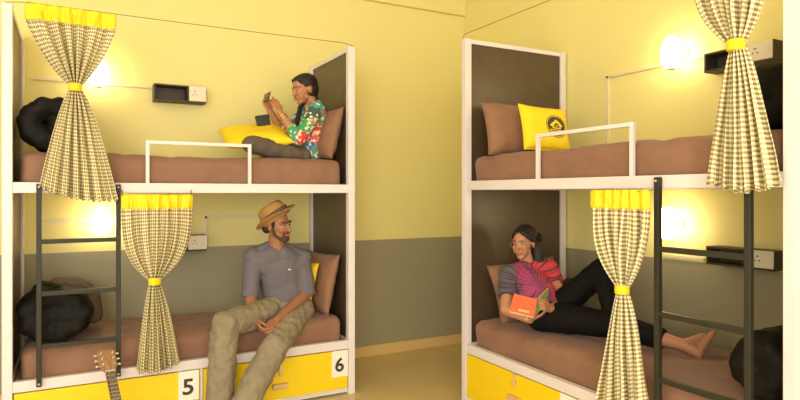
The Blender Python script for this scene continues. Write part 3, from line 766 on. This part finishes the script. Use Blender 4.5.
# ---- the seated man in the hat
def man():
    c = V((1.28, 4.25, .57)); R = person(c, 'man in tan hat, grey shirt and khaki trousers sitting on lower left bed')
    body = MB(); tee = MB(); pants = MB()
    pel = at(288, 303, Y=4.33); ch = at(280, 268, Y=4.32); nb = at(276.5, 240, Y=4.30)
    shR = at(252.5, 256, Y=4.30); shL = at(302.5, 258, Y=4.31)
    elR = at(250, 295, Y=4.27); elL = at(307, 293, Y=4.26); wrR = at(255, 319, Y=4.08); wrL = at(277, 320, Y=4.05)
    hipR = at(274, 310, Y=4.30); hipL = at(299, 310, Y=4.30)
    knR = at(225, 325, Y=4.00); knL = at(276, 345, Y=3.92)
    anR = at(219, 410, Y=3.97); anR.z = .10; anL = at(238, 420, Y=3.80); anL.z = .10
    hc = at(278, 225, Y=4.245); HR = rot_from((.56, -.82, -.10), (-.10, -.02, 1)); s = 1.0
    # skin
    head_prims(body, hc, HR, s)
    body.cap(nb+V((0, -.004, -.06)), .062, hc+V((-.005, .02, -.05)), .054)
    body.cap(pel, .120, ch, .125, .75, (1, 0, 0)); body.cap(ch, .12, nb-V((0, 0, .13)), .09, .6, (1, 0, 0))
    body.cap(nb-V((0, 0, .085)), .046, shR-V((0, 0, .01)), .044); body.cap(nb-V((0, 0, .085)), .046, shL-V((0, 0, .01)), .044)
    for sh, el, wr in ((shR, elR, wrR), (shL, elL, wrL)):
        body.cap(sh, .052, el, .040); body.cap(el, .041, el.lerp(wr, .35), .041); body.cap(el.lerp(wr, .35), .041, wr, .027)
    hand_prims(body, wrR, at(263, 333, Y=4.00)-wrR, V((.8, -.1, .25)), V((0, -1, .4)), 1.05, (35, 40, 20), 30)
    hand_prims(body, wrL, at(264, 331, Y=3.97)-wrL, V((-.45, -.1, -.8)), V((-.3, -1, .3)), 1.05, (40, 45, 25), 30)
    for hp, kn, an in ((hipR, knR, anR), (hipL, knL, anL)):
        body.cap(hp, .075, kn, .052); body.cap(kn, .050, an, .034)
        foot_prims(body, an, an+V((0, .05, -.06)), an+V((-.05, -.19, -.07)), (0, 0, 1))
    body.build('body', M['skin_man'], R, c, remesh=.0042, smit=2)
    # shirt: torso, shoulders, sleeves to the elbow
    wa = at(287, 309, Y=4.31)
    tee.cap(wa, .165, at(282, 285, Y=4.33), .158, .70, (1, -.05, 0), round=(False, True)); tee.cap(at(282, 285, Y=4.33), .160, ch, .172, .68, (1, 0, 0)); tee.cap(ch, .172, nb-V((0, .0, .150)), .130, .62, (1, 0, 0))
    for sx, sh in ((-1, shR), (1, shL)):
        tee.cap(nb+V((sx*.045, .022, -.052)), .048, sh+V((-sx*.015, 0, 0)), .058)
        tee.cap(nb+V((sx*.040, -.015, -.110)), .075, sh+V((-sx*.030, 0, -.035)), .070)
    tee.cap(nb+V((-.04, .03, -.060)), .048, nb+V((.04, .03, -.060)), .048)
    for sh, el in ((shR, elR), (shL, elL)):
        m = sh.lerp(el, .5); tee.cap(sh-V((0, 0, .004)), .060, m, .062); tee.cap(m, .063, sh.lerp(el, 1.05), .066, round=(True, False))
    tee.cap(shR+V((.035, 0, -.045)), .080, shL+V((-.035, 0, -.045)), .080)
    tee.cap(shR, .07, ch+V((-.03, 0, -.02)), .11); tee.cap(shL, .07, ch+V((.03, 0, -.02)), .11)
    t = tee.build('shirt', M['tee'], R, c, remesh=.0065, smit=3, disp=(.014, .09))
    lg = at(289.5, 269.5, Y=4.16)
    MB().box(lg+V((-.011, -.006, -.004)), lg+V((.011, .004, .004))).build('chest_emblem', M['socket'], t, c, bev=.002)
    # baggy trousers
    for hp, kn, an in ((hipR, knR, anR), (hipL, knL, anL)):
        pants.cap(hp, .105, hp.lerp(kn, .5), .100); pants.cap(hp.lerp(kn, .5), .100, kn, .088)
        pants.cap(kn, .090, kn.lerp(an, .5), .092); pants.cap(kn.lerp(an, .5), .092, an, .085, round=(True, False))
    pants.cap(hipR, .115, hipL, .115); pants.cap(pel, .13, pel-V((0, 0, .05)), .13, .8, (1, 0, 0))
    p = pants.build('trousers', M['khaki'], R, c, remesh=.008, smit=3, disp=(.026, .055))
    # face, beard, hair
    face_parts(R, c, hc, HR, s, .0055)
    P = lambda *q: hc+HR@(V(q)*s)
    b = MB()
    for sx in (-1, 1):
        b.cap(P(sx*.066, -.005, -.015), .010*s, P(sx*.056, -.018, -.062), .014*s, seg=12)
        b.cap(P(sx*.056, -.018, -.062), .014*s, P(sx*.014, -.070, -.098), .019*s, seg=12)
        b.cap(P(sx*.026, -.076, -.045), .007*s, P(sx*.026, -.072, -.085), .011*s, seg=10)
        b.cap(P(0, -.0985, -.043), .0058*s, P(sx*.026, -.086, -.050), .0055*s, seg=10)
    b.cap(P(-.014, -.072, -.097), .020*s, P(.014, -.072, -.097), .020*s, seg=12); b.cap(P(0, -.092, -.074), .006*s, P(0, -.080, -.09), .015*s, seg=10)
    b.build('beard', M['beard'], R, c, remesh=.0035, smit=2)
    h = MB(); h.ell(P(0, .032, .030), (.079*s, .086*s, .082*s), HR)
    for sx in (-1, 1): h.cap(P(sx*.070, -.012, .03), .012*s, P(sx*.068, -.012, -.005), .008*s, seg=10)
    h.cap(P(-.04, .07, -.03), .035*s, P(.04, .07, -.03), .035*s)
    h.build('hair', M['hair'], R, c, remesh=.004, smit=1)
    # the hat, tipped back on his head
    up = (V((-.54, .25, .86))).normalized(); f = V((.70, -.71, 0)); f = (f-up*f.dot(up)).normalized(); x = f.cross(up)
    HM = Matrix((x, -f, up)).transposed().to_4x4(); HM.translation = P(0, .014, .048)
    hat = empty('hat', HM.translation, 0, 'tan felt hat with a brown band on the head of the seated man', 'hat')
    hm = MB(); vs = []; N = 48
    rings = [(.104, -.012), (.106, .0), (.160, .004), (.164, .010), (.158, .014), (.107, .010), (.106, .030), (.103, .072), (.094, .102), (.068, .118), (.034, .114), (.004, .104)]
    for k, (r, z) in enumerate(rings):
        for i in range(N):
            t = 2*PI*i/N; cx, cy = math.cos(t), math.sin(t)
            br = (r-.106)/.058 if 1 < k < 5 else 0
            zz = z+br*(.030*cx*cx-.012*max(0, -cy))       # sides curl up
            if k >= 8: zz -= .012*math.exp(-(cx*r/.02)**2)*(1 if True else 0)
            vs.append((r*cx*.90, r*cy*1.04, zz))
    fs = [(k*N+i, k*N+(i+1) % N, (k+1)*N+(i+1) % N, (k+1)*N+i) for k in range(len(rings)-1) for i in range(N)]
    fs.append(tuple((len(rings)-1)*N+i for i in range(N)))
    hm.add(vs, fs); hm.xf(HM); hm.build('felt', M['hat'], hat, HM.translation, smooth=True, sub=1)
    bb = MB(); vs = []
    for r, z in ((.108, .016), (.1125, .020), (.1120, .046), (.1050, .049)):
        for i in range(N):
            t = 2*PI*i/N; vs.append((r*math.cos(t)*.90, r*math.sin(t)*1.04, z))
    bb.add(vs, [(k*N+i, k*N+(i+1) % N, (k+1)*N+(i+1) % N, (k+1)*N+i) for k in range(3) for i in range(N)])
    bb.xf(HM); bb.build('hat_band', M['band'], hat, HM.translation, smooth=True)
man()

# ---- the woman with the phone on the upper bed
def woman_phone():
    c = V((1.50, 4.45, 1.75)); R = person(c, 'woman in a floral top sitting on upper left bed, holding up a phone')
    body = MB(); top = MB(); leg = MB()
    pel = at(309, 150, Y=4.46); ch = at(317, 121, Y=4.46); nb = at(314, 103, Y=4.45)
    sN = at(317, 109, Y=4.31); sF = at(308, 109, Y=4.60)
    eN = at(299, 139, Y=4.27); wN = at(279.5, 112, Y=4.33); eF = at(286, 138, Y=4.58); wF = at(270, 111, Y=4.46)
    hN = at(302, 156, Y=4.37); hF = at(300, 156, Y=4.56); kN = at(251, 144, Y=4.28); kF = at(262, 144, Y=4.72)
    aN = at(268, 151, Y=4.60); aF = at(272, 151, Y=4.42)
    hc = at(303.5, 90, Y=4.44); HR = rot_from((-.97, -.20, -.26), (-.22, -.05, 1)); s = .95
    head_prims(body, hc, HR, s, True)
    body.cap(nb, .046, hc+V((.03, .01, -.04)), .043)
    body.cap(pel, .12, ch, .105, .75, (0, 1, 0)); body.cap(ch, .105, nb-V((0, 0, .05)), .07, .7, (0, 1, 0))
    for sh, el, wr in ((sN, eN, wN), (sF, eF, wF)):
        body.cap(nb-V((0, 0, .03)), .045, sh, .042); body.cap(sh, .043, el, .034); body.cap(el, .034, el.lerp(wr, .35), .035); body.cap(el.lerp(wr, .35), .035, wr, .023)
    ph = at(266.5, 97.5, Y=4.42)
    hand_prims(body, wN, at(272.5, 97, Y=4.37)-wN, V((-.3, 1, .1)), V((1, .2, .2)), .92, (25, 40, 30), 40)
    hand_prims(body, wF, at(264, 96, Y=4.45)-wF, V((.3, -1, .1)), V((1, .2, .2)), .92, (25, 40, 30), 40)
    for hp, kn, an in ((hN, kN, aN), (hF, kF, aF)):
        body.cap(hp, .058, kn, .050); body.cap(kn, .048, an, .032)
    foot_prims(body, aN, aN+V((.04, 0, -.01)), aN+V((-.02, .18, -.02)), (-1, 0, 0), .9); foot_prims(body, aF, aF+V((.04, 0, -.01)), aF+V((-.10, -.14, -.02)), (-.5, 0, 1), .9)
    body.build('body', M['skin_a'], R, c, remesh=.0042, smit=4)
    top.cap(pel-V((0, 0, .01)), .135, ch, .128, .8, (0, 1, 0)); top.cap(ch, .128, nb-V((0, 0, .055)), .090, .75, (0, 1, 0))
    top.cap(nb-V((0, 0, .02)), .058, nb+V((-.008, 0, .022)), .050, round=(True, False))
    for sh, el, wr in ((sN, eN, wN), (sF, eF, wF)):
        top.cap(nb-V((0, 0, .045)), .062, sh, .056); top.cap(sh, .060, el, .050); top.cap(el, .052, el.lerp(wr, .45), .044, round=(True, False))
    top.build('floral_top', M['floral'], R, c, remesh=.006, smit=3, disp=(.016, .06))
    for hp, kn, an in ((hN, kN, aN), (hF, kF, aF)):
        leg.cap(hp, .072, kn, .064); leg.cap(kn, .064, an, .046, round=(True, False))
    leg.cap(hN, .075, hF, .075)
    leg.build('trousers', M['trous'], R, c, remesh=.007, smit=3, disp=(.02, .07))
    face_parts(R, c, hc, HR, s, .0030)
    P = lambda *q: hc+HR@(V(q)*s)
    h = MB(); h.ell(P(0, .036, .050), (.086*s, .102*s, .084*s), HR); h.ell(P(0, .058, .005), (.074*s, .080*s, .090*s), HR)
    h.cap(P(-.045, -.040, .085), .022*s, P(-.062, .02, .06), .026*s); h.cap(P(.045, -.040, .085), .022*s, P(.062, .02, .06), .026*s)
    h.cap(P(.0, -.050, .092), .022*s, P(0, .0, .10), .03*s); h.cap(P(-.03, .085, -.02), .045*s, P(.03, .075, -.10), .030*s)
    h.build('hair', M['hair'], R, c, remesh=.004, smit=2)
    # long plait over the far shoulder, down the front
    pl = MB(); a = P(-.055, .02, -.08); b = at(300, 108, Y=4.50); d = at(297, 122, Y=4.46); pts = [a, a.lerp(b, .5), b, b.lerp(d, .35), b.lerp(d, .7), d]
    for p, q in zip(pts[:-1], pts[1:]):
        m = p.lerp(q, .5); pl.ell(p, (.020, .020, .024)); pl.ell(m, (.019, .022, .024))
    pl.cap(d, .018, d+V((-.01, 0, -.05)), .008); pl.build('plait', M['hair'], R, c, remesh=.004, smit=1)
    w = MB(); ax = (wN-eN).normalized(); q = wN-ax*.035
    w.cap(q-ax*.004, .031, q+ax*.004, .030, round=(False, False)); w.cap(q-ax*.022, .034, q-ax*.016, .033, round=(False, False))
    w.build('bangles', M['gold'], R, c)
    pm = MB().box((-.0045, -.072, -.036), (.0045, .072, .036)).xf(Matrix.Translation(ph)@Matrix.Rotation(.25, 4, 'Y'))
    p = pm.build('phone', M['phone'], None, ph, bev=.003); p.location = ph; tag(p, 'black phone held up in both hands of the woman on the upper bed', 'phone')
    q = at(263, 121, Y=4.50)
    pm = MB().box((-.050, -.020, -.043), (.050, .020, .038)).box((-.052, -.022, .026), (.052, .022, .044))
    pm.xf(Matrix.Translation(q)@Matrix.Rotation(-.2, 4, 'Y')); p = pm.build('pouch', M['bag'], None, q, bev=.005); p.location = q
    tag(p, 'small dark pouch on yellow cushion below the raised phone', 'pouch')
woman_phone()

# ---- the reclining woman with a book
cB = V((2.74, 3.05, .60)); _ch = at(527, 283, Y=3.13)
TD = (_ch.x-cB.x, _ch.z-cB.z); M['tiedye'] = tiedye()
def woman_book():
    c = cB; R = person(c, 'woman in a tie-dye shirt and spectacles reclining on lower right bed with a book')
    body = MB(); top = MB(); leg = MB()
    pel = at(547, 306, Y=3.00); ch = at(530, 284, Y=3.16); nb = at(527, 262, Y=3.25)
    sR = at(508, 274, Y=3.20); sL = at(549, 268, Y=3.18)
    eR = at(506, 309, Y=3.08); wR = at(530, 320, Y=2.96); eL = at(561, 299, Y=3.03); wL = at(551, 309, Y=2.86)
    hR = at(541, 315, Y=2.98); hL = at(558, 308, Y=2.98)
    kL = at(602, 270, Y=2.70); aL = at(622, 338, Y=2.50); kR = at(612, 325, Y=2.55); aR = at(684, 345, Y=2.17)
    hc = at(523.5, 243, Y=3.235); HR = rot_from((-.93, -.38, -.14), (-.12, -.04, 1)); s = .93
    head_prims(body, hc, HR, s, True)
    body.cap(nb, .046, hc+V((.02, .02, -.05)), .043)
    body.cap(pel, .12, ch, .11, .75, (1, 0, 0)); body.cap(ch, .11, nb-V((0, 0, .05)), .07, .7, (1, 0, 0))
    for sh, el, wr in ((sR, eR, wR), (sL, eL, wL)):
        body.cap(nb-V((0, 0, .03)), .045, sh, .042); body.cap(sh, .044, el, .037); body.cap(el, .037, el.lerp(wr, .35), .036); body.cap(el.lerp(wr, .35), .036, wr, .024)
    hand_prims(body, wR, at(544, 314, Y=2.88)-wR, V((-.05, .2, 1)), V((-.4, -1, .2)), .92, (12, 18, 18), 25)
    hand_prims(body, wL, at(540, 303, Y=2.84)-wL, V((-.4, .8, -.2)), V((0, 0, 1)), .92, (22, 30, 22), 30)
    body.cap(hL, .08, kL, .052); body.cap(kL, .050, aL, .034); body.cap(hR, .08, kR, .052)
    body.cap(kR, .052, kR.lerp(aR, .35), .050); body.cap(kR.lerp(aR, .35), .050, aR, .032)
    foot_prims(body, aL, aL+V((-.0, .03, -.05)), aL+V((.06, -.17, -.055)), (0, 0, 1), .92)
    heel = at(696, 355, Y=2.115); toe = at(716, 329, Y=2.12)
    foot_prims(body, aR, heel, toe, aR-heel, .95)
    body.build('body', M['skin_b'], R, c, remesh=.0042, smit=4)
    top.cap(pel, .130, ch, .135, .75, (1, 0, 0)); top.cap(ch, .135, nb-V((0, 0, .055)), .092, .72, (1, 0, 0))
    top.cap(nb-V((0, 0, .02)), .056, nb-V((0, 0, .004)), .055, round=(True, False))
    for sh, el in ((sR, eR), (sL, eL)):
        top.cap(nb-V((0, 0, .045)), .064, sh, .058); m = sh.lerp(el, .66 if sh is sR else .50); top.cap(sh, .062, m, .066, round=(True, False))
    top.build('tie_dye_shirt', M['tiedye'], R, c, remesh=.006, smit=3, disp=(.018, .06))
    leg.cap(hR, .105, hL, .105)
    leg.cap(hL, .092, kL, .076); leg.cap(kL, .076, aL, .062, round=(True, False))
    leg.cap(hR, .100, kR, .080); leg.cap(kR, .080, kR.lerp(aR, .74), .060, round=(True, False))
    leg.build('trousers', M['bleg'], R, c, remesh=.007, smit=3, disp=(.015, .07))
    face_parts(R, c, hc, HR, s, .0030, True)
    P = lambda *q: hc+HR@(V(q)*s)
    h = MB(); h.ell(P(0, .036, .050), (.086*s, .102*s, .084*s), HR); h.ell(P(0, .055, .005), (.070*s, .070*s, .085*s), HR)
    for sx in (-1, 1):
        h.cap(P(sx*.030, -.050, .085), .020*s, P(sx*.066, -.012, .045), .022*s)
        h.cap(P(sx*.066, -.012, .045), .018*s, P(sx*.074, .02, .01), .016*s)
    h.cap(P(0, .09, .02), .05*s, P(.05, .11, -.08), .056*s); h.cap(P(.05, .11, -.08), .056*s, P(.07, .08, -.17), .040*s)
    h.build('hair', M['hair'], R, c, remesh=.004, smit=2)
    sc = MB(); q = P(.060, .130, .015)
    for k in range(7): a = 2*PI*k/7; sc.ell(q+HR@(V((.018*math.cos(a), .010, .022*math.sin(a)))), (.013, .013, .013))
    sc.build('hair_tie', M['hair'], R, c, remesh=.004, smit=1)
    w = MB(); ax = (wR-eR).normalized(); q = wR-ax*.02; w.cap(q-ax*.003, .028, q+ax*.003, .028, round=(False, False)); w.build('bangles', M['gold'], R, c)
    # the open book: cover towards the camera, pages towards her
    a = at(514, 293.5, Y=2.93); b = at(537.5, 299, Y=2.86); e = at(509.5, 311, Y=2.86); d = at(534, 317, Y=2.80)
    g = at(549, 287.5, Y=2.93); hh = at(547, 304, Y=2.88)
    bc = (b+d)/2; B = empty('book', bc, 0, 'open book with coral cover held by the reclining woman', 'book')
    def sheet(p, q, r, t, th, off):
        p, q, r, t = [V(k) for k in (p, q, r, t)]; n = (q-p).cross(t-p).normalized()
        if n.y < 0: n = -n
        m = MB(); vs = [k+n*off for k in (p, q, r, t)]; vs += [k+n*th for k in vs]
        m.add(vs, [(0,1,2,3),(4,7,6,5),(0,4,5,1),(1,5,6,2),(2,6,7,3),(3,7,4,0)]); return m
    cv = sheet(a, b, d, e, .0025, 0).build('front_cover', M['coral'], B, bc, bev=.001)
    sheet(b, g, hh, d, .0025, 0).build('back_cover', M['leafcov'], B, bc, bev=.001)
    sheet(a.lerp(b, .04), b, d, e.lerp(d, .04), .010, .003).build('page_block', M['page'], B, bc, bev=.003)
    sheet(b, g.lerp(b, .04), hh.lerp(d, .04), d, .010, .003).build('page_block', M['page'], B, bc, bev=.003)
    # small pale lettering strips low on the cover
    tt = MB()
    def onc(u, v): return (a.lerp(b, u)).lerp(e.lerp(d, u), v)
    n = (b-a).cross(e-a).normalized(); n = -n if n.y > 0 else n
    for k in range(6):
        u0 = .34+k*.075; p = [onc(u0, .76)+n*.001, onc(u0+.05, .76)+n*.001, onc(u0+.05, .88)+n*.001, onc(u0, .88)+n*.001]
        tt.add(p, [(0, 1, 2, 3)])
    tt.build('cover_title', M['page'], cv, bc, solid=.0006)
    q = at(571, 284, Y=3.14)
    bg = MB(); bg.ell(q, (.07, .05, .045)); bg.ell(q+V((.05, -.05, -.01)), (.06, .05, .05)); bg.cap(q+V((-.06, 0, .02)), .012, q+V((.10, -.02, .045)), .012)
    # dark sling bag lying on the bed behind her hip
    o = bg.build('bag', M['bag'], None, q-V((0, 0, .05)), remesh=.006, smit=2); o.location = q-V((0, 0, .05)); tag(o, 'small black bag behind the hip of the reclining woman', 'bag')
M['leafcov'] = mat('green_patterned_cover', (.28, .36, .10), .5, 0, 40, .6, 60)
woman_book()

# ------------------------------------------------------------------ guitar leaning on the front of the bunk
def guitar():
    foot = V((.24, 3.42, .02)); head = at(105, 355, Y=3.995)
    ax = (head-foot).normalized(); L = (head-foot).length
    # local z along the neck, x across, -y the face
    x = V((1, .25, 0)); x = (x-ax*x.dot(ax)).normalized(); y = ax.cross(x)
    M4 = Matrix((x, y, ax)).transposed().to_4x4(); M4.translation = foot
    R = empty('guitar', foot, 0, 'small wooden guitar leaning on the yellow drawer 5 front', 'guitar')
    R.matrix_world = M4
    N = 40; out = []
    for i in range(N):
        t = 2*PI*i/N; z = .16-.16*math.cos(t); s = math.sin(t)
        w = .115*(abs(s)**.75)*(1.0-.16*math.exp(-((z-.19)/.05)**2)-(.18 if z > .2 else 0)*(z-.2)/.12)
        out.append((w if s >= 0 else -w, z))
    b = MB(); vs = [(px, -.032, pz) for px, pz in out]+[(px, .032, pz) for px, pz in out]
    b.add(vs, [tuple(range(N)), tuple(range(2*N-1, N-1, -1))]+[(i, N+i, N+(i+1) % N, (i+1) % N) for i in range(N)])
    b.build('body', M['guitar'], R, bev=.003)
    MB().cap((0, -.033, .20), .035, (0, -.0325, .20), .035, round=(False, False)).build('sound_hole', M['ink'], R)
    zn = L-.145
    MB().box((-.024, -.030, .27), (.024, -.008, zn)).build('neck', M['guitar'], R, bev=.006)
    fb = MB().box((-.025, -.040, .25), (.025, -.030, zn)).build('fretboard', M['fret'], R, bev=.001)
    fr = MB(); z = zn-.03; st = .030
    while z > .27: fr.box((-.025, -.0415, z), (.025, -.040, z+.0025)); z -= st; st *= .945
    fr.build('fret', M['steel'], fb); fb.children[0]['kind'] = 'stuff'
    MB().box((-.026, -.044, zn), (.026, -.028, zn+.006)).build('nut', M['socket'], R)
    h = MB(); o = [(-.024, zn+.004), (.024, zn+.004), (.046, zn+.045), (.050, zn+.150), (.025, zn+.165), (0, zn+.155), (-.025, zn+.165), (-.050, zn+.150), (-.046, zn+.045)]
    n = len(o); h.add([(a, -.030, c) for a, c in o]+[(a, -.014, c) for a, c in o], [tuple(range(n)), tuple(range(2*n-1, n-1, -1))]+[(i, n+i, n+(i+1) % n, (i+1) % n) for i in range(n)])
    h.build('headstock', M['guitar'], R, bev=.002)
    for sx in (-1, 1):
        for k in (.055, .093, .131):
            p = MB().cap((sx*.031, -.030, zn+k), .0055, (sx*.031, -.042, zn+k), .0055, seg=10); p.cap((sx*.05, -.022, zn+k), .003, (sx*.058, -.022, zn+k), .003, seg=8); p.ell((sx*.062, -.022, zn+k), (.008, .005, .007), nu=10, nv=8)
            p.build('tuning_peg', M['steel'], R, smooth=True)
    for k in range(6):
        q = -.018+.0072*k
        MB().tube([(q, -.044, .12), (q*.9, -.046, zn), ((-1 if k < 3 else 1)*.031, -.041, zn+.055+.038*(k % 3))], .0007, 5).build('string', M['steel'], R)
    MB().box((-.045, -.040, .11), (.045, -.032, .128)).build('bridge', M['fret'], R)
guitar()

# ------------------------------------------------------------------ light and camera
w = bpy.data.worlds.new('world'); bpy.context.scene.world = w; w.use_nodes = True
bg = w.node_tree.nodes['Background']; bg.inputs['Color'].default_value = (1.0, .965, .90, 1); bg.inputs['Strength'].default_value = 1.32
def area(name, loc, tgt, size, power, col):
    l = bpy.data.lights.new(name, 'AREA'); l.shape = 'RECTANGLE'; l.size = size[0]; l.size_y = size[1]; l.energy = power; l.color = col
    o = bpy.data.objects.new(name, l); C.objects.link(o); o.location = loc
    o.rotation_euler = (V(tgt)-V(loc)).to_track_quat('-Z', 'Y').to_euler(); return o
area('added_daylight_fill', (-1.6, -2.3, 2.1), (1.0, 4.2, 1.3), (2.4, 1.8), 62, (1.0, .95, .89))  # soft daylight-toned fill added behind the camera, no window is modelled there
# two unseen tube fittings added on the ceiling to fill the room with light
for i, (x, y) in enumerate(((-.2, 1.6), (1.2, 1.6))):
    R = empty('added_ceiling_fill', (x, y, ZC), 0, 'unseen white ceiling tube added as fill light, %s of the two' % ('nearer the left wall' if i == 0 else 'nearer the right-hand bunk'), 'light')
    MB().box((-.05, -.55, -.04), (.05, .55, 0)).build('housing', M['socket'], R, bev=.004)
    MB().cap((0, -.52, -.065), .022, (0, .52, -.065), .022).build('tube', emis('fill_tube_glow', (1, .86, .66), 14), R, smooth=True)

for cat, grp in (('curtain', 'gingham curtains of the two bunk beds'), ('lamp', 'lit wall lamps over the beds'), ('shelf', 'dark wall shelves with sockets'), ('duvet', 'black duvets on the beds'),
                 ('pillow', 'brown pillows on the beds'), ('cushion', 'yellow cushions on the beds'), ('mattress', 'brown-sheeted mattresses'), ('bunk bed', 'white steel bunk beds'),
                 ('wire', 'curtain wires'), ('cable trunking', 'cable trunking on the walls'), ('light', 'added ceiling fill tubes')):
    for o in C.objects:
        if o.get('category') == cat: o['group'] = grp

cam = bpy.data.cameras.new('camera'); co = bpy.data.objects.new('camera', cam); C.objects.link(co)
co.location = (0, 0, HC); co.rotation_euler = (PI/2, 0, -math.atan2(FW[0], FW[1]))
cam.sensor_width = 36; cam.lens = F/800*36; cam.shift_y = -7/800; cam.clip_start = .05
sc = bpy.context.scene; sc.camera = co
vs = sc.view_settings; vs.view_transform = 'Standard'; vs.look = 'None'; vs.gamma = 1; vs.use_curve_mapping = False
vs.exposure = 1.04
